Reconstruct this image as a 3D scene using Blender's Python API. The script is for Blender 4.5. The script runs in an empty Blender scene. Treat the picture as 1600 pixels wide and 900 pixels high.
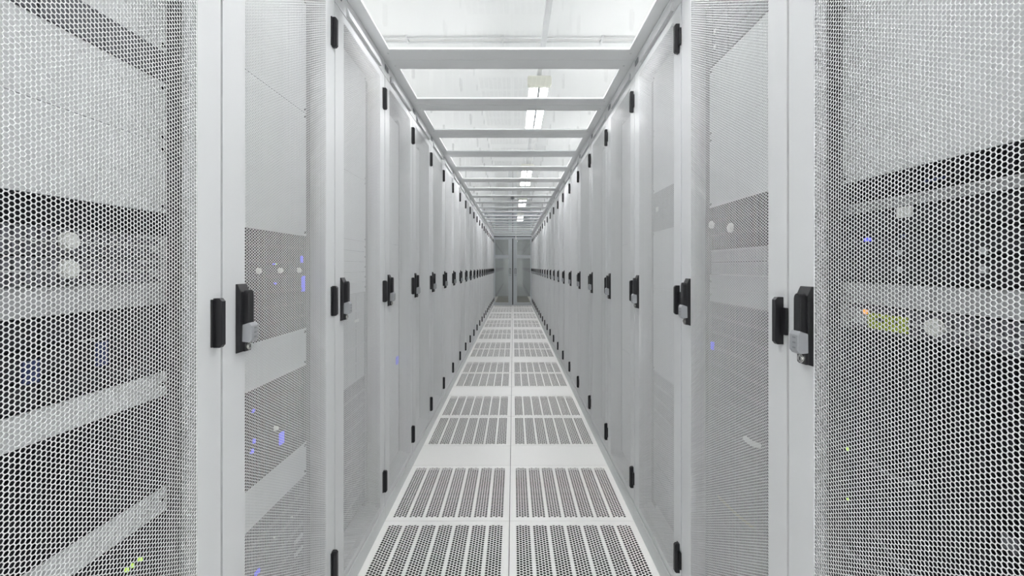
import bpy, bmesh, math, random
import numpy as np
from mathutils import Vector, Matrix

random.seed(7)
PI = math.pi
sc = bpy.context.scene
C = sc.collection

# ------------------------------------------------------------------ camera
FPX = 698.0
CAM_H = 1.22
AL, AR = 0.618, 0.582            # distance from the camera to the left / right door fronts
cam_d = bpy.data.cameras.new('camera')
cam = bpy.data.objects.new('camera', cam_d)
C.objects.link(cam)
cam.location = (0, 0, CAM_H)
cam.rotation_euler = (PI / 2, 0, 0)
cam_d.sensor_width = 36.0
cam_d.lens = FPX / 1600.0 * 36.0
cam_d.shift_x = -2.0 / 1600.0
cam_d.shift_y = -33.0 / 1600.0
cam_d.clip_start = 0.02
cam_d.clip_end = 100
sc.camera = cam

# ------------------------------------------------------------------ world + exposure
w = bpy.data.worlds.new('world')
sc.world = w
w.use_nodes = True
w.node_tree.nodes['Background'].inputs[0].default_value = (0.9, 0.95, 1.0, 1)
w.node_tree.nodes['Background'].inputs[1].default_value = 0.25
sc.view_settings.view_transform = 'Standard'
sc.view_settings.look = 'None'
sc.view_settings.gamma = 1
sc.view_settings.use_curve_mapping = False
sc.view_settings.exposure = 0.0
sc.cycles.use_adaptive_sampling = False
sc.cycles.max_bounces = 14
sc.cycles.diffuse_bounces = 8
sc.cycles.glossy_bounces = 5
sc.cycles.transmission_bounces = 6
sc.cycles.transparent_max_bounces = 24
LAMP = 45.0                     # strength of the fluorescent diffusers

# ------------------------------------------------------------------ materials
def mat(name, col, rough=0.45, metal=0.0, spec=0.5, emit=None, es=0.0, noise=0.0, nscale=200.0, bump=0.0):
    m = bpy.data.materials.new(name)
    m.use_nodes = True
    nt = m.node_tree
    b = nt.nodes['Principled BSDF']
    b.inputs['Base Color'].default_value = (*col, 1)
    b.inputs['Roughness'].default_value = rough
    b.inputs['Metallic'].default_value = metal
    b.inputs['Specular IOR Level'].default_value = spec
    if emit:
        b.inputs['Emission Color'].default_value = (*emit, 1)
        b.inputs['Emission Strength'].default_value = es
    if noise or bump:
        tc = nt.nodes.new('ShaderNodeTexCoord')
        n = nt.nodes.new('ShaderNodeTexNoise')
        n.inputs['Scale'].default_value = nscale
        n.inputs['Detail'].default_value = 3
        nt.links.new(tc.outputs['Object'], n.inputs['Vector'])
        if noise:
            r = nt.nodes.new('ShaderNodeMapRange')
            r.inputs['From Min'].default_value = 0.3
            r.inputs['From Max'].default_value = 0.7
            r.inputs['To Min'].default_value = 1 - noise
            r.inputs['To Max'].default_value = 1 + noise
            nt.links.new(n.outputs['Fac'], r.inputs['Value'])
            mx = nt.nodes.new('ShaderNodeVectorMath')
            mx.operation = 'SCALE'
            mx.inputs[0].default_value = col
            nt.links.new(r.outputs['Result'], mx.inputs['Scale'])
            nt.links.new(mx.outputs['Vector'], b.inputs['Base Color'])
        if bump:
            bp = nt.nodes.new('ShaderNodeBump')
            bp.inputs['Strength'].default_value = bump
            bp.inputs['Distance'].default_value = 0.001
            nt.links.new(n.outputs['Fac'], bp.inputs['Height'])
            nt.links.new(bp.outputs['Normal'], b.inputs['Normal'])
    return m

def glass_mat(name, tint, ior=1.35, rough=0.03, refl=(1, 1, 1)):
    m = bpy.data.materials.new(name)
    m.use_nodes = True
    nt = m.node_tree
    nt.nodes.clear()
    out = nt.nodes.new('ShaderNodeOutputMaterial')
    mx = nt.nodes.new('ShaderNodeMixShader')
    tr = nt.nodes.new('ShaderNodeBsdfTransparent')
    gl = nt.nodes.new('ShaderNodeBsdfGlossy')
    fr = nt.nodes.new('ShaderNodeFresnel')
    tr.inputs[0].default_value = (*tint, 1)
    gl.inputs['Color'].default_value = (*refl, 1)
    gl.inputs['Roughness'].default_value = rough
    fr.inputs['IOR'].default_value = ior
    # reflect once, on the outer face of the pane (the exit face would mirror everything at grazing angles)
    ge = nt.nodes.new('ShaderNodeNewGeometry')
    sb = nt.nodes.new('ShaderNodeMath')
    sb.operation = 'SUBTRACT'
    sb.use_clamp = True
    nt.links.new(fr.outputs[0], sb.inputs[0])
    nt.links.new(ge.outputs['Backfacing'], sb.inputs[1])
    nt.links.new(sb.outputs[0], mx.inputs[0])
    nt.links.new(tr.outputs[0], mx.inputs[1])
    nt.links.new(gl.outputs[0], mx.inputs[2])
    nt.links.new(mx.outputs[0], out.inputs[0])
    return m

M = {
    'paint': mat('cabinet_paint', (0.685, 0.695, 0.702), 0.44, noise=0.012, nscale=900, bump=0.05),
    'mesh': mat('mesh_paint', (0.725, 0.735, 0.74), 0.35),
    'inner': mat('cabinet_inner', (0.75, 0.755, 0.76), 0.5),
    'baffle': mat('baffle_shade', (0.09, 0.092, 0.10), 0.5),  # near-black: shade beside the mounting rails is put into this colour
    'rail': mat('rail_zinc', (0.22, 0.225, 0.23), 0.45, metal=0.2),
    'frame': mat('roof_frame_paint', (0.80, 0.81, 0.815), 0.4, noise=0.01, nscale=600),
    'tile': mat('floor_tile_laminate', (0.93, 0.925, 0.90), 0.4, noise=0.03, nscale=260, bump=0.03),
    'plinth': mat('plinth_paint', (0.66, 0.68, 0.68), 0.45, noise=0.02, nscale=300),
    'white': mat('blank_panel_white', (0.66, 0.672, 0.68), 0.45),
    'filler': mat('blank_panel_lit', (0.86, 0.87, 0.875), 0.45),  # lit copy of the white panel, colour raised to brighten the far cabinets
    'lgrey': mat('blank_panel_grey', (0.42, 0.43, 0.44), 0.45),
    'mgrey': mat('device_mid_grey', (0.13, 0.135, 0.15), 0.5),
    'dark': mat('device_black', (0.010, 0.010, 0.013), 0.6, spec=0.25),
    'chassis': mat('device_chassis', (0.025, 0.025, 0.03), 0.55, spec=0.3),
    'grille': mat('device_grille', (0.20, 0.20, 0.23), 0.45, metal=0.2),
    'cream': mat('button_cream', (0.72, 0.73, 0.70), 0.4),
    'black': mat('handle_black', (0.012, 0.012, 0.014), 0.38),
    'hole': mat('slot_black', (0.01, 0.01, 0.01), 0.8),
    'lock': mat('lock_grey', (0.38, 0.39, 0.41), 0.35, metal=0.3),
    'chrome': mat('lock_chrome', (0.6, 0.6, 0.58), 0.25, metal=0.9),
    'slot': mat('name_slot_grey', (0.25, 0.26, 0.27), 0.5),
    'wall': mat('room_wall_paint', (0.78, 0.80, 0.80), 0.6),
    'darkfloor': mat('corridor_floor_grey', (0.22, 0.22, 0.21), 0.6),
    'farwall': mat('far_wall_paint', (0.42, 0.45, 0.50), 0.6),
    'ceil': mat('room_ceiling_paint', (0.76, 0.765, 0.755), 0.6, noise=0.01, nscale=4),
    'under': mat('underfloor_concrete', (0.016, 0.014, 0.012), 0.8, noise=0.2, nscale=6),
    'beige': mat('fixture_end_cap', (0.66, 0.66, 0.58), 0.5),
    'housing': mat('fixture_housing', (0.80, 0.80, 0.80), 0.4),
    'conduit': mat('conduit_grey', (0.66, 0.67, 0.67), 0.4, metal=0.2),
    'tube': mat('fluorescent_glow', (0.9, 0.9, 0.9), 0.5, emit=(1.0, 0.985, 1.0), es=LAMP),
    'alu': mat('door_aluminium', (0.55, 0.58, 0.60), 0.35, metal=0.15),
    'seal': mat('rubber_seal', (0.02, 0.02, 0.022), 0.6),
    'roofglass': glass_mat('roof_glass', (0.985, 0.99, 0.99), 1.28, 0.02),
    'doorglass': glass_mat('door_glass', (0.66, 0.66, 0.63), 1.8, 0.03, (0.85, 0.87, 0.84)),
    'green': mat('label_yellow_green', (0.42, 0.52, 0.06), 0.5),
    'blue': mat('led_blue', (0.1, 0.1, 0.8), 0.4, emit=(0.10, 0.11, 0.95), es=0.9),
    'bluedim': mat('label_navy', (0.04, 0.055, 0.15), 0.4),
    'amber': mat('led_amber', (0.9, 0.4, 0.1), 0.4, emit=(1.0, 0.35, 0.08), es=0.9),
    'lime': mat('led_lime', (0.5, 0.8, 0.1), 0.4, emit=(0.55, 0.9, 0.12), es=0.7),
    'cable': mat('cable_white', (0.6, 0.6, 0.6), 0.5),
    'cabley': mat('cable_yellow', (0.22, 0.20, 0.09), 0.5),
}

# ------------------------------------------------------------------ mesh helpers
def box(bm, x0, x1, y0, y1, z0, z1):
    vs = [bm.verts.new(p) for p in ((x0, y0, z0), (x1, y0, z0), (x1, y1, z0), (x0, y1, z0),
                                    (x0, y0, z1), (x1, y0, z1), (x1, y1, z1), (x0, y1, z1))]
    for f in ((0, 3, 2, 1), (4, 5, 6, 7), (0, 1, 5, 4), (1, 2, 6, 5), (2, 3, 7, 6), (3, 0, 4, 7)):
        bm.faces.new([vs[i] for i in f])

def cyl(bm, c, r, h, axis='x', n=20, r2=None):
    """cylinder (or cone) whose base centre is c, growing h along the axis"""
    r2 = r if r2 is None else r2
    A, B = [], []
    for i in range(n):
        a = 2 * PI * i / n
        u, v = math.cos(a), math.sin(a)
        if axis == 'x':
            A.append(bm.verts.new((c[0], c[1] + r * u, c[2] + r * v)))
            B.append(bm.verts.new((c[0] + h, c[1] + r2 * u, c[2] + r2 * v)))
        elif axis == 'y':
            A.append(bm.verts.new((c[0] + r * v, c[1], c[2] + r * u)))
            B.append(bm.verts.new((c[0] + r2 * v, c[1] + h, c[2] + r2 * u)))
        else:
            A.append(bm.verts.new((c[0] + r * u, c[1] + r * v, c[2])))
            B.append(bm.verts.new((c[0] + r2 * u, c[1] + r2 * v, c[2] + h)))
    bm.faces.new(A[::-1])
    bm.faces.new(B)
    for i in range(n):
        j = (i + 1) % n
        bm.faces.new((A[i], A[j], B[j], B[i]))

def prism(bm, pts, axis, a, b):
    """extrude a 2-D outline from a to b along the axis"""
    def P(p, t):
        return {'x': (t, p[0], p[1]), 'y': (p[0], t, p[1]), 'z': (p[0], p[1], t)}[axis]
    A = [bm.verts.new(P(p, a)) for p in pts]
    B = [bm.verts.new(P(p, b)) for p in pts]
    bm.faces.new(A[::-1])
    bm.faces.new(B)
    n = len(pts)
    for i in range(n):
        j = (i + 1) % n
        bm.faces.new((A[i], A[j], B[j], B[i]))

def tube(bm, pts, r, n=8):
    rings = []
    for i, p in enumerate(pts):
        p = Vector(p)
        t = (Vector(pts[min(i + 1, len(pts) - 1)]) - Vector(pts[max(i - 1, 0)])).normalized()
        u = t.cross(Vector((0.3, 0.2, 1))).normalized()
        v = t.cross(u)
        rings.append([bm.verts.new(p + r * (u * math.cos(2 * PI * k / n) + v * math.sin(2 * PI * k / n))) for k in range(n)])
    for a, b in zip(rings, rings[1:]):
        for k in range(n):
            bm.faces.new((a[k], a[(k + 1) % n], b[(k + 1) % n], b[k]))
    bm.faces.new(rings[0][::-1])
    bm.faces.new(rings[-1])

def build(name, fn, m, parent=None, bevel=0.0, smooth=False, seg=2):
    bm = bmesh.new()
    fn(bm)
    bmesh.ops.recalc_face_normals(bm, faces=bm.faces)
    if bevel:
        bmesh.ops.bevel(bm, geom=bm.edges[:], offset=bevel, segments=seg, affect='EDGES', profile=0.6, clamp_overlap=True)
    me = bpy.data.meshes.new(name)
    bm.to_mesh(me)
    bm.free()
    if smooth:
        for p in me.polygons:
            p.use_smooth = True
    me.materials.append(M[m])
    o = bpy.data.objects.new(name, me)
    C.objects.link(o)
    if parent:
        o.parent = parent
    return o

def boxes(name, bl, m, parent=None, bevel=0.0):
    def f(bm):
        for b in bl:
            box(bm, *b)
    return build(name, f, m, parent, bevel)

def thing(name, label, cat, loc=(0, 0, 0), rz=0.0, group=None):
    o = bpy.data.objects.new(name, None)
    C.objects.link(o)
    o.empty_display_size = 0.1
    o.location = loc
    o.rotation_euler = (0, 0, rz)
    o['label'] = label
    o['category'] = cat
    if group:
        o['group'] = group
    return o

def tag(o, label, cat, group=None):
    o['label'] = label
    o['category'] = cat
    if group:
        o['group'] = group
    return o

def struct(o):
    o['kind'] = 'structure'
    return o

def kids(o):
    return [x for x in bpy.data.objects if x.parent == o]

def np_mesh(name, verts, quads, m):
    me = bpy.data.meshes.new(name)
    nv, nf = len(verts), len(quads)
    me.vertices.add(nv)
    me.vertices.foreach_set('co', np.asarray(verts, dtype=np.float32).ravel())
    me.loops.add(nf * 4)
    me.loops.foreach_set('vertex_index', np.asarray(quads, dtype=np.int32).ravel())
    me.polygons.add(nf)
    me.polygons.foreach_set('loop_start', np.arange(0, nf * 4, 4, dtype=np.int32))
    me.update(calc_edges=True)
    me.validate()
    me.materials.append(M[m])
    return me

def hex_lattice(ncol, nrow, q, n_side, hole_r, is_hole, thick, back=1.0):
    """sheet pierced by a staggered lattice. u = across columns, v = along columns.
    n_side 6 -> hexagonal holes, 12 -> round ones. Returns (u, v, w) verts and quads, w = 0 front, -thick behind."""
    c = q * math.sqrt(3) / 2
    cell = []
    R = q / math.sqrt(3)
    for i in range(n_side):
        a = 2 * PI * i / n_side
        if n_side == 6:
            cell.append((R * math.cos(a), R * math.sin(a)))
        else:
            s = (a % (PI / 3))
            rr = R * math.cos(PI / 6) / math.cos(s - PI / 6)
            cell.append((rr * math.cos(a), rr * math.sin(a)))
    cell = np.array(cell)
    ang = np.arange(n_side) * 2 * PI / n_side
    hole = np.stack([np.cos(ang), np.sin(ang)], 1) * hole_r
    cols, rows = np.meshgrid(np.arange(-1, ncol + 1), np.arange(-1, nrow + 1), indexing='ij')
    cu = (cols * c).ravel()
    cv = (rows * q + (cols % 2) * q / 2).ravel()
    edge = (cols < 0) | (cols >= ncol) | (rows < 0) | (rows >= nrow)
    hh = ~edge & is_hole(cols, rows)
    hh = hh.ravel()
    ctr = np.stack([cu, cv], 1)
    hc = ctr[hh]
    sc_ = ctr[~hh]
    n = n_side
    N = len(hc)
    # pierced cells : outer ring, inner ring front, inner ring back
    o = np.zeros((N, 3 * n, 3))
    o[:, :n, :2] = hc[:, None] + cell[None]
    o[:, n:2 * n, :2] = hc[:, None] + hole[None]
    o[:, 2 * n:, :2] = hc[:, None] + hole[None] * back      # punched and powder coated: the hole narrows inwards
    o[:, 2 * n:, 2] = -thick
    k = np.arange(n)
    k2 = (k + 1) % n
    f1 = np.stack([k, k2, n + k2, n + k], 1)
    f2 = np.stack([n + k, n + k2, 2 * n + k2, 2 * n + k], 1)
    fq = np.concatenate([f1, f2])
    Q = (np.arange(N)[:, None, None] * (3 * n) + fq[None]).reshape(-1, 4)
    V = o.reshape(-1, 3)
    # solid cells : fan of quads over the outline
    S = len(sc_)
    s = np.zeros((S, n, 3))
    s[:, :, :2] = sc_[:, None] + cell[None]
    if n == 6:
        g = np.array([[0, 1, 2, 3], [0, 3, 4, 5]])
    else:
        g = np.array([[0, 1, 2, 11], [2, 3, 10, 11], [3, 4, 9, 10], [4, 5, 8, 9], [5, 6, 7, 8]])
    Q2 = len(V) + (np.arange(S)[:, None, None] * n + g[None]).reshape(-1, 4)
    V = np.concatenate([V, s.reshape(-1, 3)])
    Q = np.concatenate([Q, Q2])
    return V, Q, (ncol - 1) * c, (nrow - 0.5) * q

# ------------------------------------------------------------------ room shell
Y0, Y1 = -3.0, 18.5
XW = 4.2
ZC = CAM_H + 2.35
AISLE_END = 14.2
struct(boxes('floor', [(-XW, -AL, Y0, Y1, -0.34, 0.0), (AR, XW, Y0, Y1, -0.34, 0.0), (-AL, AR, Y0, 0.04, -0.34, 0.0)], 'tile'))
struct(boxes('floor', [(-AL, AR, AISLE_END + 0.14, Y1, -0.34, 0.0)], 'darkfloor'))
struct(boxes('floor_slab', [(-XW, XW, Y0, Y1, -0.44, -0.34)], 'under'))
struct(boxes('ceiling', [(-XW, XW, Y0, Y1, ZC, ZC + 0.1)], 'ceil'))
struct(boxes('wall_left', [(-XW - 0.1, -XW, Y0, Y1, -0.44, ZC + 0.1)], 'wall'))
struct(boxes('wall_right', [(XW, XW + 0.1, Y0, Y1, -0.44, ZC + 0.1)], 'wall'))
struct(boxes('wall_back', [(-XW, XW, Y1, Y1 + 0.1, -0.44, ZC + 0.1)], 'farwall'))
struct(boxes('wall_front', [(-XW, XW, Y0 - 0.1, Y0, -0.44, ZC + 0.1)], 'wall'))
# steel stringers that carry the floor tiles over the void
XM = (AR - AL) / 2
sl = [(XM - 0.015, XM + 0.015, 0.04, AISLE_END + 0.14, -0.34, -0.032),
      (-AL, -AL + 0.012, 0.04, AISLE_END + 0.14, -0.34, -0.032),
      (AR - 0.012, AR, 0.04, AISLE_END + 0.14, -0.34, -0.032)]
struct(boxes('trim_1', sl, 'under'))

# ------------------------------------------------------------------ fluorescent lights over the aisle
FX, FH = 0.229, CAM_H + 1.6
def fixture(x, y, label, group):
    t = thing('fluorescent_light', label, 'ceiling light', (x, y, FH), 0, group)
    L = 1.42
    boxes('housing', [(-0.088, 0.088, -0.02, L + 0.02, 0.012, 0.055)], 'housing', t, 0.004)
    for s in (-1, 1):
        def f(bm, s=s):
            c = s * 0.046
            prism(bm, [(c - 0.034, 0.012), (c - 0.034, -0.010), (c - 0.028, -0.024), (c + 0.028, -0.024), (c + 0.034, -0.010), (c + 0.034, 0.012)], 'y', 0, L)
        build('diffuser', f, 'tube', t)
    boxes('centre_divider', [(-0.0115, 0.0115, 0.0, L, -0.024, 0.012)], 'slot', t)
    for yy in (-0.055, L):
        def f(bm, yy=yy):
            prism(bm, [(-0.105, -0.012), (-0.092, -0.028), (0.092, -0.028), (0.105, -0.012), (0.105, 0.046), (0.092, 0.06), (-0.092, 0.06), (-0.105, 0.046)], 'y', yy, yy + 0.055)
        build('end_cap', f, 'beige', t, 0.003)
    for yy in (0.2, L - 0.2):
        boxes('hanger', [(-0.006, 0.006, yy - 0.006, yy + 0.006, 0.055, 0.075 if x == FX else ZC - FH)], 'conduit', t)
    return t
names = ['nearest fluorescent light seen through the glass roof, with a cream end cap',
         'second fluorescent light seen through the glass roof, halfway down the aisle',
         'farthest fluorescent light seen through the glass roof, near the end doors']
for j, yy in enumerate((3.93, 7.25, 10.57)):
    fixture(FX, yy, names[j], 'fluorescent lights over the aisle')
for yy in (-2.7, 0.61, 13.89):
    fixture(FX, yy, 'fluorescent light in the aisle row beyond the edge of the roof glass in view', 'fluorescent lights over the aisle out of view')
for x in (-2.5, 2.9):
    for yy in (-2.7, 0.61, 3.93, 7.25, 10.57, 13.89):
        fixture(x, yy, 'fluorescent light above the neighbouring aisle behind the cabinets', 'fluorescent lights over the neighbouring aisles')
def f(bm):
    prism(bm, [(FX - 0.02, FH + 0.075), (FX + 0.02, FH + 0.075), (FX + 0.02, FH + 0.115), (FX - 0.02, FH + 0.115)], 'y', Y0 + 0.02, 17.0)
tk = thing('lighting_trunking', 'long grey trunking rail carrying the fluorescent lights above the glass roof', 'trunking', (0, 0, 0))
build('rail', f, 'conduit', tk, 0.003)
boxes('suspension_rod', [(FX - 0.004, FX + 0.004, yy, yy + 0.008, FH + 0.115, ZC) for yy in (-2, 0.2, 2.9, 6.2, 9.6, 12.8, 16)], 'conduit', tk)
def f(bm):
    tube(bm, [(-3.9, 4.55, ZC - 0.02), (3.9, 4.55, ZC - 0.02)], 0.009, 10)
    tube(bm, [(-3.9, 4.64, ZC - 0.02), (3.9, 4.64, ZC - 0.02)], 0.009, 10)
ct = thing('ceiling_conduit', 'pair of thin pipes crossing the ceiling above the nearest glass roof panel', 'conduit', (0, 0, 0))
build('pipe', f, 'conduit', ct, smooth=True)
boxes('clip', [(x, x + 0.02, 4.53, 4.66, ZC - 0.032, ZC) for x in (-2.2, -1.1, -0.12, 0.9, 2.1)], 'conduit', ct)

# ------------------------------------------------------------------ raised floor tiles
QF = 0.01515
strip_hole = lambda c, r: (c % 6) != 5
V, Q, du, dv = hex_lattice(41, 35, QF, 12, 0.0059, strip_hole, 0.0007)
V = V.copy()
V[:, 0] -= du / 2
V[:, 1] -= dv / 2 - 0.0
tile_sheet = np_mesh('perforated_sheet', V, Q, 'tile')
hu, hv = du / 2 + 0.008, dv / 2 + 0.008
TW = 0.2985
def rim(bm):
    zt, zb = -0.0002, -0.032
    for (x0, x1, y0, y1) in ((-TW, -hu, -TW, TW), (hu, TW, -TW, TW), (-hu, hu, -TW, -hv), (-hu, hu, hv, TW)):
        box(bm, x0, x1, y0, y1, -0.004, zt)
    for (x0, x1, y0, y1) in ((-TW, -TW + .006, -TW, TW), (TW - .006, TW, -TW, TW)):
        box(bm, x0, x1, y0, y1, zb, -0.004)
ordn = ['nearest', 'second nearest', 'third nearest', 'fourth nearest', 'fifth nearest', 'sixth nearest', 'seventh nearest', 'eighth nearest', 'ninth nearest', 'farthest']
vt0 = None
def vent_tile(x, y, label, group):
    global vt0
    t = thing('vented_floor_tile', label, 'floor tile', (x, y, 0), 0, group)
    if vt0 is None:
        r = build('tile_rim', rim, 'tile', t)
        s = bpy.data.objects.new('perforated_sheet', tile_sheet)
        C.objects.link(s)
        s.parent = t
        vt0 = (r, s)
    else:
        for src in vt0:
            c = src.copy()
            C.objects.link(c)
            c.parent = t
    return t
plain_mesh = None
GS = 1.545                     # where the first group of vented tiles starts
grp = 'vented raised floor tiles of the aisle'
for n in range(-1, 9):
    y = GS + 1.5 * n
    for s, side in ((-1, 'left'), (1, 'right')):
        x = XM + s * 0.3
        for k in (0, 1):
            yc = y + 0.3 + 0.6 * k
            if yc - 0.3 < 0.03 or yc + 0.3 > AISLE_END + 0.15:
                continue
            which = 'front' if k == 0 else 'rear'
            vent_tile(x, yc, '%s vented white floor tile of the %s pair on the %s half of the aisle' % (which, ordn[max(n, 0)] if n >= 0 else 'pair behind the', side) if n >= 0
                      else 'vented white floor tile at the camera, %s half of the aisle' % side, grp)
        # narrow plain tile that closes each group
        ya, yb = y + 1.2, y + 1.5
        if ya > 0.03 and ya < AISLE_END:
            yb = min(yb, AISLE_END + 0.14)
            o = boxes('plain_floor_tile', [(-TW, TW, -(yb - ya) / 2 + .0015, (yb - ya) / 2 - .0015, -0.03, 0.0)], 'tile', None, 0.0008)
            o.location = (x, (ya + yb) / 2, 0)
            tag(o, '%s narrow plain white floor strip between vented tiles, %s half of the aisle' % (ordn[max(n + 1, 0)], side), 'floor tile', 'plain floor strips of the aisle')

# ------------------------------------------------------------------ server cabinets
Z_TOP = 2.213
H_C = 1.104
CW = 0.6
SEAM0 = 0.947                   # first seam ahead of the camera
QD = 0.0072
MY0, MY1, MZ0, MZ1 = -0.2175, 0.2265, 0.103, 2.108
ncol = int((MY1 - MY0) / (QD * math.sqrt(3) / 2))
nrow = int((MZ1 - MZ0) / QD)
V, Q, du, dv = hex_lattice(ncol, nrow, QD, 6, QD * 0.425 * 2 / math.sqrt(3), lambda c, r: c >= -9, 0.0008, 0.965)
W_ = np.zeros_like(V)
W_[:, 1] = V[:, 0] + (MY0 + MY1) / 2 - du / 2
W_[:, 2] = V[:, 1] + (MZ0 + MZ1) / 2 - dv / 2
W_[:, 0] = V[:, 2] - 0.0008
door_sheet = np_mesh('mesh_panel', W_, Q, 'mesh')

def door_frame(bm):
    y0, y1, z0, z1 = -0.2965, 0.2965, 0.080, 2.138
    a, b = MY0 - 0.001, MY1 + 0.001
    c, d = MZ0 - 0.001, MZ1 + 0.001
    for (p, q, r, s) in ((y0, a, z0, z1), (b, y1, z0, z1), (a, b, z0, c), (a, b, d, z1)):
        box(bm, -0.022, 0.0, p, q, r, s)
    bmesh.ops.remove_doubles(bm, verts=bm.verts, dist=1e-5)

def hinge_f(zc):
    def f(bm):
        h = 0.051
        prism(bm, [(0.0, zc - h), (0.013, zc - h), (0.018, zc - h + 0.006), (0.018, zc + h - 0.006), (0.013, zc + h), (0.0, zc + h)], 'y', 0.2725, 0.2855)
        box(bm, 0.0, 0.004, 0.264, 0.2725, zc - h + 0.002, zc + h - 0.002)
        box(bm, 0.0, 0.006, 0.2855, 0.302, zc - 0.029, zc + 0.029)
    return f

def rail_f(s):
    def f(bm):
        y0, y1 = (0.2275, 0.247)
        zz = 0.16
        xs = -0.076
        a, b = 0.232, 0.2415
        box(bm, xs - .0015, xs, s * y0 if s > 0 else -y1, s * a if s > 0 else -b, 0.1, 2.1)
        box(bm, xs - .0015, xs, s * b if s > 0 else -a, s * y1 if s > 0 else -y0, 0.1, 2.1)
        box(bm, xs - .03, xs, s * 0.247 if s > 0 else -0.2485, s * 0.2485 if s > 0 else -0.247, 0.1, 2.1)
        while zz < 2.08:
            lo, hi = (a, b) if s > 0 else (-b, -a)
            box(bm, xs - .0015, xs, lo, hi, zz, zz + 0.0053)
            zz += 0.01483
    return f

def make_cabinet():
    t = bpy.data.objects.new('server_cabinet', None)
    C.objects.link(t)
    t['category'] = 'server cabinet'
    t['group'] = 'server cabinets lining the aisle'
    D = -1.0
    boxes('side_panel', [(D, -0.026, -0.2995, -0.2975, 0.07, 2.14)], 'inner', t)
    boxes('side_panel', [(D, -0.026, 0.2975, 0.2995, 0.07, 2.14)], 'inner', t)
    boxes('rear_panel', [(D, D + 0.02, -0.2975, 0.2975, 0.07, 2.14)], 'inner', t)
    boxes('top_panel', [(D, -0.024, -0.2995, 0.2995, 2.14, Z_TOP)], 'paint', t, 0.001)
    boxes('front_frame', [(-0.05, -0.026, -0.2975, -0.255, 0.10, 2.14), (-0.05, -0.026, 0.255, 0.2975, 0.10, 2.14),
                          (-0.05, -0.026, -0.2975, 0.2975, 0.070, 0.10), (-0.05, -0.026, -0.255, 0.255, 2.112, 2.14)], 'inner', t)
    boxes('bottom_panel', [(D + 0.02, -0.05, -0.2975, 0.2975, 0.07, 0.09)], 'inner', t)
    boxes('plinth', [(D, 0.003, -0.2995, 0.2995, 0.0, 0.071)], 'plinth', t, 0.0015)
    for s in (-1, 1):
        build('mounting_rail', rail_f(s), 'rail', t)
    for s in (-1, 1):
        a, b = (0.2485, 0.288) if s > 0 else (-0.288, -0.2485)
        boxes('air_baffle', [(-0.0805, -0.079, a, b, 0.1, 2.1)], 'baffle', t)
    tr = boxes('top_trim', [(-0.024, -0.002, -0.2995, 0.2995, 2.1435, Z_TOP)], 'paint', t, 0.001)
    def f(bm):
        prism(bm, [(-0.002, 2.150), (0.010, 2.151), (0.003, 2.182), (-0.002, 2.183)], 'y', -0.187, 0.223)
    build('trim_cover', f, 'paint', tr, 0.001)
    boxes('name_slot', [(-0.002, 0.001, -0.288, -0.238, 2.176, 2.200)], 'slot', tr, 0.0005)
    boxes('upper_rail', [(-0.024, -0.001, -0.29, 0.29, 2.206, Z_TOP)], 'frame', tr)
    # door
    d = build('door', door_frame, 'paint', t)
    s = bpy.data.objects.new('mesh_panel', door_sheet)
    C.objects.link(s)
    s.parent = d
    for zc in (0.20, H_C, 2.02):
        build('hinge', hinge_f(zc), 'black', d, 0.001)
    # swing handle : recessed plate, lever, combination lock, key cylinder
    ya, yb = -0.2535, -0.2180
    def plate(bm):
        z0, z1 = H_C - 0.0775, H_C + 0.0775
        prism(bm, [(0, z0), (0.010, z0 + 0.003), (0.012, z1 - 0.018), (0.004, z1), (0, z1)], 'y', ya, yb)
        box(bm, 0.0, 0.015, yb - 0.024, yb - 0.001, z0 + 0.003, z0 + 0.026)
    build('handle_plate', plate, 'black', d, 0.0012)
    yc = (ya + yb) / 2 + 0.003
    def lever(bm):
        pts = [(yc - 0.0105, H_C - 0.015), (yc + 0.0105, H_C - 0.015), (yc + 0.0105, H_C + 0.052)]
        for i in range(1, 8):
            a = PI * i / 8
            pts.append((yc + 0.0105 * math.cos(a), H_C + 0.052 + 0.0125 * math.sin(a)))
        pts.append((yc - 0.0105, H_C + 0.052))
        prism(bm, pts, 'x', 0.010, 0.024)
    build('handle_lever', lever, 'black', d, 0.003)
    def lock(bm):
        z0, z1 = H_C - 0.054, H_C - 0.009
        prism(bm, [(0.008, z0 + 0.002), (0.026, z0), (0.031, z0 + 0.007), (0.031, z1 - 0.008), (0.026, z1), (0.008, z1 - 0.006)], 'y', yc - 0.013, yc + 0.014)
    lk = build('combination_lock', lock, 'lock', d, 0.0018)
    def dials(bm):
        for i in range(3):
            z = H_C - 0.022 - i * 0.010
            box(bm, 0.0305, 0.0313, yc - 0.002, yc + 0.007, z - 0.0016, z + 0.0016)
    build('number_dial', dials, 'slot', d)
    def key(bm):
        cyl(bm, (0.014, yb - 0.0125, H_C - 0.0635), 0.0088, 0.004, 'x', 24)
        cyl(bm, (0.018, yb - 0.0125, H_C - 0.0635), 0.0066, 0.0015, 'x', 24)
    build('key_cylinder', key, 'chrome', d, 0.0004)
    boxes('keyhole', [(0.0192, 0.0199, yb - 0.0135, yb - 0.0115, H_C - 0.067, H_C - 0.060)], 'hole', d)
    return t

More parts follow.
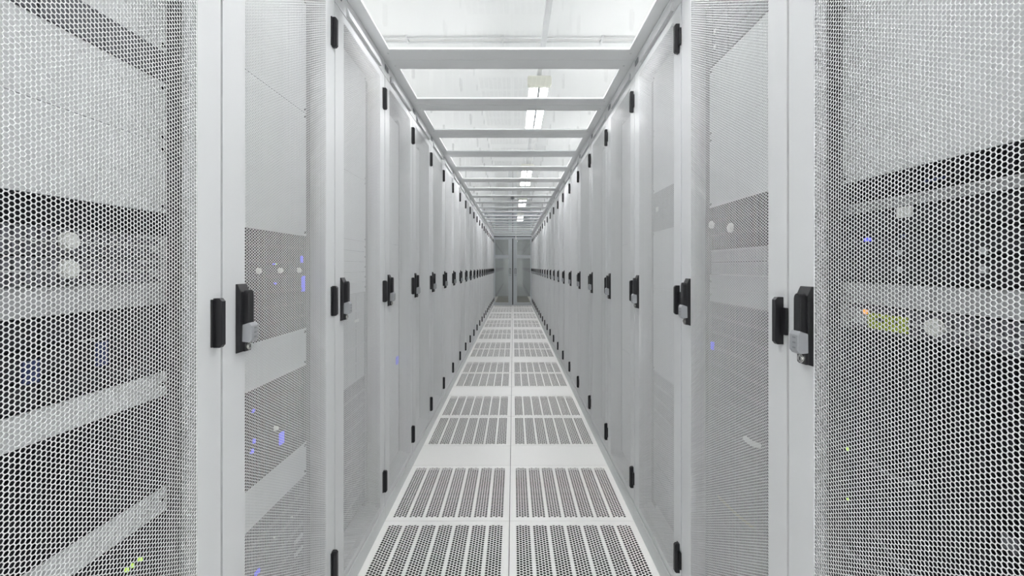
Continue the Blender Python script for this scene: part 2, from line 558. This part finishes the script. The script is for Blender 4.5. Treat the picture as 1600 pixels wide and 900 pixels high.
near_lab = {
    ('L', 0): 'nearest white cabinet on the left, two cream-knobbed servers behind its mesh door',
    ('L', 1): 'second white cabinet on the left, three pale dots and blue glow behind mesh door',
    ('L', 2): 'third white cabinet on the left, stacked white blanking strips behind its mesh door',
    ('R', 0): 'nearest white cabinet on the right, yellow-green label behind its mesh door',
    ('R', 1): 'second white cabinet on the right, long pale panel over two-knobbed server behind mesh',
    ('R', 2): 'third white cabinet on the right, pale grey equipment behind its mesh door',
}
num = ['', '', '', 'fourth', 'fifth', 'sixth', 'seventh', 'eighth', 'ninth', 'tenth', 'eleventh', 'twelfth', 'thirteenth', 'fourteenth',
       'fifteenth', 'sixteenth', 'seventeenth', 'eighteenth', 'nineteenth', 'twentieth', 'twenty-first', 'twenty-second', 'last']
proto = make_cabinet()
ptree = [(c, kids(c)) for c in kids(proto)]
cabs = {}
NC = 23
for side in 'LR':
    for k in range(NC):
        first = (side == 'L' and k == 0)
        if first:
            t = proto
        else:
            t = proto.copy()
            C.objects.link(t)
            for c, gs in ptree:
                cc = c.copy()
                C.objects.link(cc)
                cc.parent = t
                for g in gs:
                    gg = g.copy()
                    C.objects.link(gg)
                    gg.parent = cc
        yc = SEAM0 - 0.3 + 0.6 * k
        t.location = (-AL if side == 'L' else AR, yc, 0)
        t.rotation_euler = (0, 0, 0 if side == 'L' else PI)
        sd = 'left' if side == 'L' else 'right'
        if (side, k) in near_lab:
            t['label'] = near_lab[(side, k)]
        elif k == NC - 1:
            t['label'] = 'white mesh-door cabinet at the far end of the %s row, against the glass doors' % sd
        else:
            t['label'] = 'white mesh-door cabinet, %s from the camera in the %s row' % (num[k], sd)
        cabs[(side, k)] = t

# filler behind the doors of the farther cabinets : blanking panels that belong to the cabinet
def filler(bm):
    z = 0.11
    for h in (0.62, 0.62, 0.72):
        box(bm, -0.076, -0.073, -0.241, 0.241, z, z + h - 0.002)
        z += h
fm = None
for (side, k), t in cabs.items():
    if k >= 3:
        if fm is None:
            fm = build('blanking_panel', filler, 'filler', t, 0.0008)
        else:
            c = fm.copy()
            C.objects.link(c)
            c.parent = t

# ------------------------------------------------------------------ equipment behind the near doors
# coordinates inside a cabinet: x = depth (door front 0, into the cabinet negative), y = along the front, z = height above the floor
PF = -0.073
def ypos(side, k, Yw):
    """world distance Yw along the aisle -> y inside cabinet k"""
    yc = SEAM0 - 0.3 + 0.6 * k
    return (Yw - yc) if side == 'L' else (yc - Yw)

def put(side, k, name, label, cat, z, group):
    c = cabs[(side, k)]
    t = thing(name, label, cat, (c.location.x, c.location.y, z), c.rotation_euler.z, group)
    return t

def blank(side, k, z0, z1, label, m='white'):
    z0 += CAM_H; z1 += CAM_H
    t = put(side, k, 'blanking_panel', label, 'blanking panel', z0, 'blanking panels in the cabinets')
    h = z1 - z0
    def f(bm):
        box(bm, PF - 0.002, PF, -0.2415, 0.2415, 0.0008, h - 0.0008)
        box(bm, PF - 0.015, PF - 0.002, -0.218, 0.218, 0.0008, 0.0028)
        box(bm, PF - 0.015, PF - 0.002, -0.218, 0.218, h - 0.0028, h - 0.0008)
    build('plate', f, m, t)
    def g(bm):
        for s in (-1, 1):
            for zz in ((h / 2,) if h < 0.06 else (0.012, h - 0.012)):
                cyl(bm, (PF, s * 0.2335, zz), 0.0042, 0.002, 'x', 12)
    build('screw', g, 'hole' if m == 'white' else 'chrome', t)
    return t

def server(side, k, z0, z1, label, face='dark', style='grille', knobs=(), leds=(), extra=None, name='rack_server', cat='server', units=1, depth=0.7):
    z0 += CAM_H; z1 += CAM_H
    t = put(side, k, name, label, cat, z0, 'equipment in the cabinets')
    h = z1 - z0
    boxes('chassis', [(PF - depth, PF - 0.006, -0.218, 0.218, 0.001, h - 0.001)], 'chassis', t)
    for s in (-1, 1):
        a, b = (0.221, 0.2415) if s > 0 else (-0.2415, -0.221)
        boxes('mounting_ear', [(PF - 0.002, PF + 0.003, a, b, 0.001, h - 0.001)], 'lgrey' if style == 'sun' else 'mgrey' if face != 'dark' else 'chassis', t, 0.0006)
    uh = h / units
    def bez(bm):
        for u in range(units):
            a, b = u * uh + 0.0012, (u + 1) * uh - 0.0012
            # frame round a recessed face
            box(bm, PF - 0.006, PF + 0.004, -0.220, 0.220, a, a + 0.003)
            box(bm, PF - 0.006, PF + 0.004, -0.220, 0.220, b - 0.003, b)
            box(bm, PF - 0.006, PF + 0.004, -0.220, -0.216, a + 0.003, b - 0.003)
            box(bm, PF - 0.006, PF + 0.004, 0.216, 0.220, a + 0.003, b - 0.003)
            box(bm, PF - 0.006, PF - 0.003, -0.216, 0.216, a + 0.003, b - 0.003)
    build('bezel', bez, face, t)
    if style == 'sun':
        # drive bays with ribbed grille and a bright middle bar
        def gr(bm):
            n = 26
            for i in range(n):
                y = -0.214 + 0.428 * i / n
                box(bm, PF - 0.003, PF + 0.002, y, y + 0.0075, 0.005, h * 0.46)
                box(bm, PF - 0.003, PF + 0.002, y + 0.004, y + 0.012, h * 0.56, h - 0.005)
        build('grille', gr, 'grille', t)
        boxes('centre_bar', [(PF - 0.003, PF + 0.005, -0.216, 0.216, h * 0.47, h * 0.54)], 'lgrey', t)
    elif style == 'grille':
        def gr(bm):
            n = 36
            for u in range(units):
                a, b = u * uh + 0.005, (u + 1) * uh - 0.005
                for i in range(n):
                    y = -0.214 + 0.428 * i / n
                    box(bm, PF - 0.003, PF + 0.0015, y, y + 0.0035, a, b)
        build('grille', gr, face if face != 'dark' else 'chassis', t)
    elif style == 'bays':
        def gr(bm):
            n = 4
            for u in range(units):
                a, b = u * uh + 0.005, (u + 1) * uh - 0.005
                for i in range(n):
                    y = -0.214 + 0.428 * i / n
                    box(bm, PF - 0.003, PF + 0.003, y + 0.002, y + 0.105, a, b)
        build('drive_bay', gr, face if face != 'dark' else 'chassis', t, 0.0008)
    for (Yw, z, r) in knobs:
        y = ypos(side, k, Yw)
        def kf(bm, y=y, z=z, r=r):
            cyl(bm, (PF + 0.002, y, z + CAM_H - z0), r, 0.007, 'x', 28, r * 0.9)
            cyl(bm, (PF + 0.009, y, z + CAM_H - z0), r * 0.75, 0.002, 'x', 28, r * 0.7)
        build('round_button', kf, 'cream', t, smooth=False)
    for (Yw, z, wy, hz, mm) in leds:
        y = ypos(side, k, Yw)
        nm = {'blue': 'indicator_light', 'amber': 'indicator_light', 'lime': 'indicator_light', 'green': 'asset_label', 'bluedim': 'status_display'}.get(mm, 'front_label')
        o = boxes(nm, [(PF + 0.001, PF + 0.0062, y - wy / 2, y + wy / 2, z + CAM_H - z0 - hz / 2, z + CAM_H - z0 + hz / 2)], mm, t)
        if mm in ('blue', 'amber', 'lime'):
            o['label'] = {'blue': 'glowing blue indicator', 'amber': 'orange indicator', 'lime': 'yellow-green indicator'}[mm]
    if extra:
        extra(t, z0)
    return t

# ---- nearest cabinet on the left
L0 = ('L', 0)
blank(*L0, 0.62, 0.89, 'topmost pale blanking panel in the nearest left cabinet')
blank(*L0, 0.425, 0.62, 'pale blanking panel just above the dark cable slot, nearest left cabinet')
server(*L0, 0.365, 0.425, 'dark slanting cable slot between pale panels at the top of the nearest left cabinet', 'mgrey', 'bays', name='cable_manager', cat='cable manager', depth=0.2)
blank(*L0, 0.243, 0.365, 'pale blanking panel just below the dark cable slot, nearest left cabinet')
blank(*L0, 0.106, 0.243, 'pale blanking panel above the black strip and knobbed servers, nearest left cabinet')
server(*L0, 0.061, 0.106, 'black slim device directly above the two knobbed servers, nearest left cabinet', 'dark', 'none')
def tabs(t, z0):
    boxes('latch', [(PF + 0.003, PF + 0.009, 0.170, 0.225, 0.037, 0.041), (PF + 0.003, PF + 0.006, 0.200, 0.216, 0.010, 0.022)], 'lgrey', t, 0.001)
server(*L0, 0.016, 0.061, 'upper of two grey servers with round cream knob, nearest left cabinet', 'mgrey', 'sun', knobs=[(0.690, 0.040, 0.0150)], extra=tabs)
server(*L0, -0.029, 0.016, 'lower of two grey servers with round cream knob, nearest left cabinet', 'mgrey', 'sun', knobs=[(0.690, -0.004, 0.0150)], extra=tabs)
blank(*L0, -0.0735, -0.029, 'mid-grey blanking strip beneath the two knobbed servers, nearest left cabinet', 'lgrey')
server(*L0, -0.206, -0.0735, 'black disk array with navy displays between grey and pale strips, nearest left cabinet', 'dark', 'bays', units=3,
       leds=[(0.635, -0.150, 0.022, 0.032, 'bluedim'), (0.745, -0.145, 0.02, 0.04, 'bluedim'), (0.73, -0.118, 0.05, 0.002, 'lgrey'), (0.80, -0.19, 0.012, 0.015, 'mgrey')])
blank(*L0, -0.255, -0.206, 'pale upper blanking strip crossing black equipment, nearest left cabinet')
server(*L0, -0.4325, -0.255, 'large black disk array between the two pale strips, nearest left cabinet', 'dark', 'grille', units=4)
blank(*L0, -0.484, -0.4325, 'pale lower blanking strip crossing black equipment, nearest left cabinet')
server(*L0, -0.70, -0.484, 'black device with three yellow-green lights at the foot of the nearest left cabinet', 'dark', 'grille', units=5,
       leds=[(0.794, -0.539, 0.004, 0.006, 'lime'), (0.806, -0.539, 0.004, 0.006, 'lime'), (0.823, -0.539, 0.004, 0.006, 'lime')])
server(*L0, -1.08, -0.70, 'lowest black device on the floor of the nearest left cabinet', 'dark', 'grille', units=8)

# ---- second cabinet on the left
L1 = ('L', 1)
blank(*L1, 0.51, 0.89, 'pale upper blanking panel in the second left cabinet')
blank(*L1, 0.102, 0.51, 'pale blanking panel above the black array with three pale dots')
server(*L1, -0.203, 0.102, 'black storage array with three pale round dots, second left cabinet', 'dark', 'grille', units=7,
       knobs=[(1.203, -0.011, 0.0085), (1.315, -0.011, 0.0085), (1.430, -0.011, 0.0085)],
       leds=[(1.283, 0.008, 0.009, 0.004, 'blue'), (1.293, 0.008, 0.003, 0.004, 'lime'), (1.290, -0.048, 0.007, 0.005, 'blue'), (1.452, 0.025, 0.010, 0.022, 'blue'), (1.462, -0.055, 0.014, 0.050, 'blue')])
blank(*L1, -0.327, -0.203, 'pale wide blanking panel below the dotted black array, second left cabinet')
server(*L1, -0.58, -0.327, 'black server with a bright blue glow at knee height, second left cabinet', 'dark', 'grille', units=5,
       knobs=[(1.290, -0.466, 0.007)],
       leds=[(1.185, -0.462, 0.008, 0.01, 'blue'), (1.175, -0.485, 0.008, 0.01, 'blue'), (1.325, -0.508, 0.022, 0.034, 'blue'), (1.18, -0.38, 0.008, 0.008, 'blue')])
blank(*L1, -0.69, -0.58, 'light grey blanking panel under the blue-glowing server, second left cabinet')
server(*L1, -1.08, -0.69, 'dark grey equipment with tiny white lights at the foot of the second left cabinet', 'mgrey', 'grille', units=8,
       leds=[(1.387, -0.777, 0.004, 0.004, 'cream'), (1.285, -0.778, 0.004, 0.004, 'cream'), (1.43, -0.91, 0.05, 0.01, 'lgrey'), (1.43, -0.87, 0.05, 0.01, 'lgrey'), (1.20, -0.82, 0.02, 0.008, 'blue')])

# ---- third cabinet on the left
L2 = ('L', 2)
blank(*L2, 0.40, 0.89, 'pale upper blanking panel in the third left cabinet')
blank(*L2, 0.116, 0.40, 'pale blanking panel above the five stacked white strips, third left cabinet')
sn = ['topmost', 'second from top', 'middle', 'second from bottom', 'lowest']
for i in range(5):
    blank(*L2, 0.116 - 0.0464 * (i + 1), 0.116 - 0.0464 * i, '%s of five white blanking strips in the third left cabinet' % sn[i])
server(*L2, -0.50, -0.116, 'grey server block with a small pale tag, third left cabinet', 'lgrey', 'bays', units=5, leds=[(1.955, -0.236, 0.055, 0.012, 'cream')])
server(*L2, -1.08, -0.50, 'dark grey server block at the foot of the third left cabinet', 'mgrey', 'grille', units=9)

# ---- nearest cabinet on the right
R0 = ('R', 0)
blank(*R0, 0.52, 0.89, 'topmost pale blanking panel in the nearest right cabinet')
blank(*R0, 0.163, 0.52, 'wide pale blanking panel above the black equipment, nearest right cabinet')
server(*R0, 0.121, 0.163, 'black slim device directly under the wide pale panel, nearest right cabinet', 'dark', 'grille', leds=[(0.69, 0.135, 0.03, 0.004, 'bluedim')])
def shelfbits(t, z0):
    boxes('hanging_tag', [(PF + 0.004, PF + 0.006, ypos('R', 0, 0.757), ypos('R', 0, 0.728), -0.019, -0.001)], 'cream', t)
server(*R0, 0.101, 0.121, 'thin grey shelf crossing the black equipment, nearest right cabinet', 'lgrey', 'none', name='rack_shelf', cat='shelf', depth=0.5, extra=shelfbits)
server(*R0, -0.030, 0.101, 'black server with a violet-blue indicator, nearest right cabinet', 'dark', 'bays', units=3,
       leds=[(0.820, 0.050, 0.013, 0.006, 'blue'), (0.745, 0.051, 0.008, 0.006, 'bluedim'), (0.853, 0.05, 0.01, 0.006, 'mgrey'),
             (0.752, 0.024, 0.007, 0.009, 'lgrey'), (0.752, -0.004, 0.007, 0.009, 'lgrey'), (0.618, 0.022, 0.01, 0.01, 'lgrey'), (0.618, -0.004, 0.01, 0.01, 'lgrey')])
blank(*R0, -0.070, -0.030, 'mid-grey blanking strip above the server with yellow-green label, nearest right cabinet', 'lgrey')
def r0bits(t, z0):
    a, b = ypos('R', 0, 0.876), ypos('R', 0, 0.825)
    boxes('control_panel', [(PF - 0.002, PF + 0.004, a, b, 0.012, 0.040)], 'lgrey', t, 0.001)
server(*R0, -0.118, -0.071, 'grey server with yellow-green label and round cream knob, nearest right cabinet', 'mgrey', 'sun', knobs=[(0.690, -0.094, 0.0145)],
       leds=[(0.826, -0.083, 0.006, 0.008, 'amber'), (0.778, -0.0975, 0.080, 0.027, 'green'), (0.79, -0.094, 0.018, 0.006, 'lgrey'), (0.757, -0.094, 0.010, 0.006, 'lgrey')], extra=r0bits)
server(*R0, -0.34, -0.118, 'tall black device beneath the labelled server, nearest right cabinet', 'dark', 'grille', units=5)
def patch(t, z0):
    a, b = 0.810, 0.720
    for nm, (Ya, za, Yb, zb, r) in (('patch_cable', (0.815, -0.347, 0.706, -0.345, 0.003)), ('patch_cable', (0.885, -0.540, 0.770, -0.530, 0.005)), ('patch_cable', (0.80, -0.47, 0.68, -0.50, 0.004))):
        def f(bm):
            y0, y1 = ypos('R', 0, Ya), ypos('R', 0, Yb)
            pts = []
            for i in range(9):
                s = i / 8
                pts.append((PF + 0.012 + 0.006 * math.sin(PI * s), y0 + (y1 - y0) * s, za + (zb - za) * s - 0.006 * math.sin(PI * s) + CAM_H - z0))
            tube(bm, pts, r, 8)
        build(nm, f, 'mgrey', t, smooth=True)
server(*R0, -0.72, -0.34, 'black switch with pale patch cables and green lights, nearest right cabinet', 'dark', 'grille', units=8,
       leds=[(0.868, -0.3535, 0.005, 0.006, 'lime'), (0.868, -0.452, 0.004, 0.004, 'lime'), (0.585, -0.222 - 0.14, 0.02, 0.018, 'mgrey'), (0.585, -0.36 - 0.07, 0.016, 0.012, 'lgrey')], extra=patch, name='network_switch', cat='network switch')
server(*R0, -1.08, -0.72, 'lowest black device on the floor of the nearest right cabinet', 'dark', 'grille', units=7)

# ---- second cabinet on the right
R1 = ('R', 1)
server(*R1, 0.657, 0.89, 'mid-grey patch equipment at the top of the second right cabinet', 'mgrey', 'bays', units=5,
       leds=[(1.44, 0.76, 0.012, 0.012, 'cream'), (1.44, 0.71, 0.012, 0.012, 'cream')])
blank(*R1, 0.43, 0.657, 'upper pale blanking panel in the second right cabinet')
blank(*R1, 0.195, 0.43, 'pale blanking panel just above the two-knobbed dark server, second right cabinet')
server(*R1, 0.055, 0.195, 'dark server with two round cream knobs, second right cabinet', 'dark', 'grille', units=3, knobs=[(1.337, 0.117, 0.015), (1.465, 0.138, 0.013)])
server(*R1, -0.025, 0.055, 'light grey dotted server under the two-knobbed one, second right cabinet', 'lgrey', 'grille', units=2)
blank(*R1, -0.070, -0.025, 'upper of two grey blanking strips in the second right cabinet', 'lgrey')
blank(*R1, -0.114, -0.070, 'lower of two grey blanking strips in the second right cabinet', 'lgrey')
server(*R1, -0.46, -0.114, 'dark server with blue indicator at thigh height, second right cabinet', 'mgrey', 'grille', units=7,
       leds=[(1.462, -0.258, 0.016, 0.025, 'blue')])
def pc(t, z0):
    for (Ya, za, Yb, zb, r, m) in ((1.24, -0.475, 1.17, -0.468, 0.007, 'cable'), (1.40, -0.72, 1.20, -0.70, 0.004, 'cabley')):
        def f(bm):
            y0, y1 = ypos('R', 1, Ya), ypos('R', 1, Yb)
            tube(bm, [(PF + 0.012, y0 + (y1 - y0) * i / 6, za + (zb - za) * i / 6 + CAM_H - z0 - 0.004 * math.sin(PI * i / 6)) for i in range(7)], r, 8)
        build('patch_cable', f, m, t, smooth=True)
server(*R1, -0.80, -0.46, 'dark switch with pale and yellow cables, second right cabinet', 'mgrey', 'grille', units=7, extra=pc, name='network_switch', cat='network switch')
server(*R1, -1.08, -0.80, 'lowest dark device in the second right cabinet', 'mgrey', 'grille', units=5)

# ---- third cabinet on the right
R2 = ('R', 2)
blank(*R2, 0.62, 0.89, 'topmost pale blanking panel in the third right cabinet')
blank(*R2, 0.34, 0.62, 'pale blanking panel above the dark server, third right cabinet')
server(*R2, 0.163, 0.34, 'dark grey server with a cream tag at head height, third right cabinet', 'mgrey', 'bays', units=4, leds=[(2.02, 0.26, 0.03, 0.02, 'cream')])
blank(*R2, -0.10, 0.163, 'pale panel beneath the dark server, third right cabinet')
blank(*R2, -0.48, -0.10, 'pale lower panel in the third right cabinet')
server(*R2, -1.08, -0.48, 'light grey device at the foot of the third right cabinet', 'lgrey', 'grille', units=10)

# single blue lights glimpsed behind the farther doors
for side, k, Yw, z in (('L', 3, 2.65, -0.554), ('L', 5, 3.44, -0.358), ('R', 5, 3.50, -0.75)):
    y = ypos(side, k, Yw)
    o = boxes('indicator_light', [(PF, PF + 0.006, y - 0.02, y + 0.02, CAM_H + z - 0.022, CAM_H + z + 0.022)], 'blue', cabs[(side, k)])
    o['label'] = 'blue indicator glowing through the mesh'

# ------------------------------------------------------------------ glass roof panels
Z_R = Z_TOP + 0.002
IL, IR = -AL + 0.047, AR - 0.0465
def roof_frame(bm):
    x0, x1 = -AL - 0.035, AR + 0.035
    y0, y1 = -0.299, 0.299
    a = 0.200
    z0, z1, ch = 0.0, 0.010, 0.0015
    outer = [(x0, y0), (x1, y0), (x1, y1), (x0, y1)]
    inner = [(IL, -a), (IR, -a), (IR, a), (IL, a)]
    inner2 = [(IL + ch, -a + ch), (IR - ch, -a + ch), (IR - ch, a - ch), (IL + ch, a - ch)]
    def ring(P, z):
        return [bm.verts.new((p[0], p[1], z)) for p in P]
    A, B = ring(outer, z0), ring(inner, z0)
    B2 = ring(inner2, z0 + ch)
    Cc, D = ring(outer, z1), ring(inner2, z1)
    for i in range(4):
        j = (i + 1) % 4
        bm.faces.new((A[i], A[j], B[j], B[i]))
        bm.faces.new((B[i], B[j], B2[j], B2[i]))
        bm.faces.new((B2[i], B2[j], D[j], D[i]))
        bm.faces.new((D[i], D[j], Cc[j], Cc[i]))
        bm.faces.new((Cc[i], Cc[j], A[j], A[i]))
rp = None
rn = ['', '', 'nearest', 'second', 'third', 'fourth', 'fifth', 'sixth', 'seventh', 'eighth', 'ninth', 'tenth', 'eleventh', 'twelfth', 'thirteenth', 'fourteenth',
      'fifteenth', 'sixteenth', 'seventeenth', 'eighteenth', 'nineteenth', 'twentieth', 'last']
for k in range(0, NC):
    yc = SEAM0 - 0.3 + 0.6 * k
    lab = ('grey-framed clear roof panel directly above the camera' if k < 2 else
           'grey-framed clear roof panel over the aisle, %s visible from the camera' % rn[k] if k < NC - 1 else
           'grey-framed clear roof panel against the top of the end doors')
    t = thing('roof_panel', lab, 'roof panel', (0, yc, Z_R), 0, 'glass roof panels over the aisle')
    if rp is None:
        fr = build('frame', roof_frame, 'frame', t)
        gl = boxes('glass', [(IL + 0.0026, IR - 0.0026, -0.1974, 0.1974, 0.004, 0.008)], 'roofglass', t)
        rp = (fr, gl)
    else:
        for src in rp:
            c = src.copy()
            C.objects.link(c)
            c.parent = t
    if k in (2, 3, 4):
        for sx in (IL - 0.012, IR + 0.012):
            for sy in (-0.235, 0.235):
                def f(bm):
                    cyl(bm, (sx, sy, -0.0015), 0.005, 0.0018, 'z', 14)
                build('screw', f, 'white', t)  # white colour stands in for the glint of polished screw heads

# small sensor under one of the roof beams
def f(bm):
    cyl(bm, (0, 0, -0.035), 0.020, 0.035, 'z', 20, 0.028)
s = build('smoke_detector', f, 'slot', None, 0.002)
s.location = (-0.012, SEAM0 + 0.6 * 9, Z_R)
tag(s, 'small grey round detector under a roof beam halfway down the aisle', 'smoke detector')

# ------------------------------------------------------------------ double doors at the end of the aisle
YD = AISLE_END - 0.02
dt = thing('aisle_door', 'grey framed double glass doors closing the far end of the aisle', 'door', (XM, YD, 0), 0)
HWD = 0.6
boxes('door_frame', [(-HWD, HWD, 0, 0.09, 2.13, Z_TOP), (-HWD, -HWD + 0.018, 0, 0.09, 0.0, 2.13), (HWD - 0.018, HWD, 0, 0.09, 0.0, 2.13), (-HWD, HWD, 0.0, 0.09, 0.0, 0.015)], 'alu', dt, 0.002)
for s in (-1, 1):
    def X(a, b):
        return (s * a, s * b) if s > 0 else (s * b, s * a)
    def leaf(bm):
        for (a, b, z0, z1) in ((0.016, 0.135, 0.02, 2.125), (0.560, 0.580, 0.02, 2.125), (0.135, 0.560, 0.02, 0.085), (0.135, 0.560, 2.09, 2.125), (0.135, 0.560, 1.49, 1.59)):
            p, q = X(a, b)
            box(bm, p, q, 0.02, 0.06, z0, z1)
    lf = build('door_leaf', leaf, 'alu', dt, 0.001)
    p, q = X(0.137, 0.558)
    boxes('glass_pane', [(p, q, 0.036, 0.042, 0.088, 1.488), (p, q, 0.036, 0.042, 1.592, 2.088)], 'doorglass', lf)
    p, q = X(0.0, 0.016)
    boxes('edge_seal', [(p, q, 0.018, 0.055, 0.02, 2.12)], 'seal', lf)
    # pull : black surround with pale middle
    a, b = X(0.060, 0.112)
    def pull(bm):
        for (u, v, z0, z1) in ((a, a + 0.012, 0.99, 1.17), (b - 0.012, b, 0.99, 1.17), (a, b, 1.158, 1.17)):
            box(bm, u, v, 0.008, 0.021, z0, z1)
    build('pull_handle', pull, 'black', lf, 0.002)
    boxes('lock_plate', [(a - 0.01, b + 0.01, 0.012, 0.021, 0.945, 0.957)], 'slot', lf, 0.001)
boxes('head_seal', [(-HWD, HWD, -0.006, 0.0, 2.165, 2.195)], 'seal', dt)
boxes('door_closer', [(0.075, 0.125, -0.05, 0.0, 2.09, 2.15), (0.088, 0.112, -0.03, 0.0, 2.15, 2.19)], 'housing', dt, 0.003)
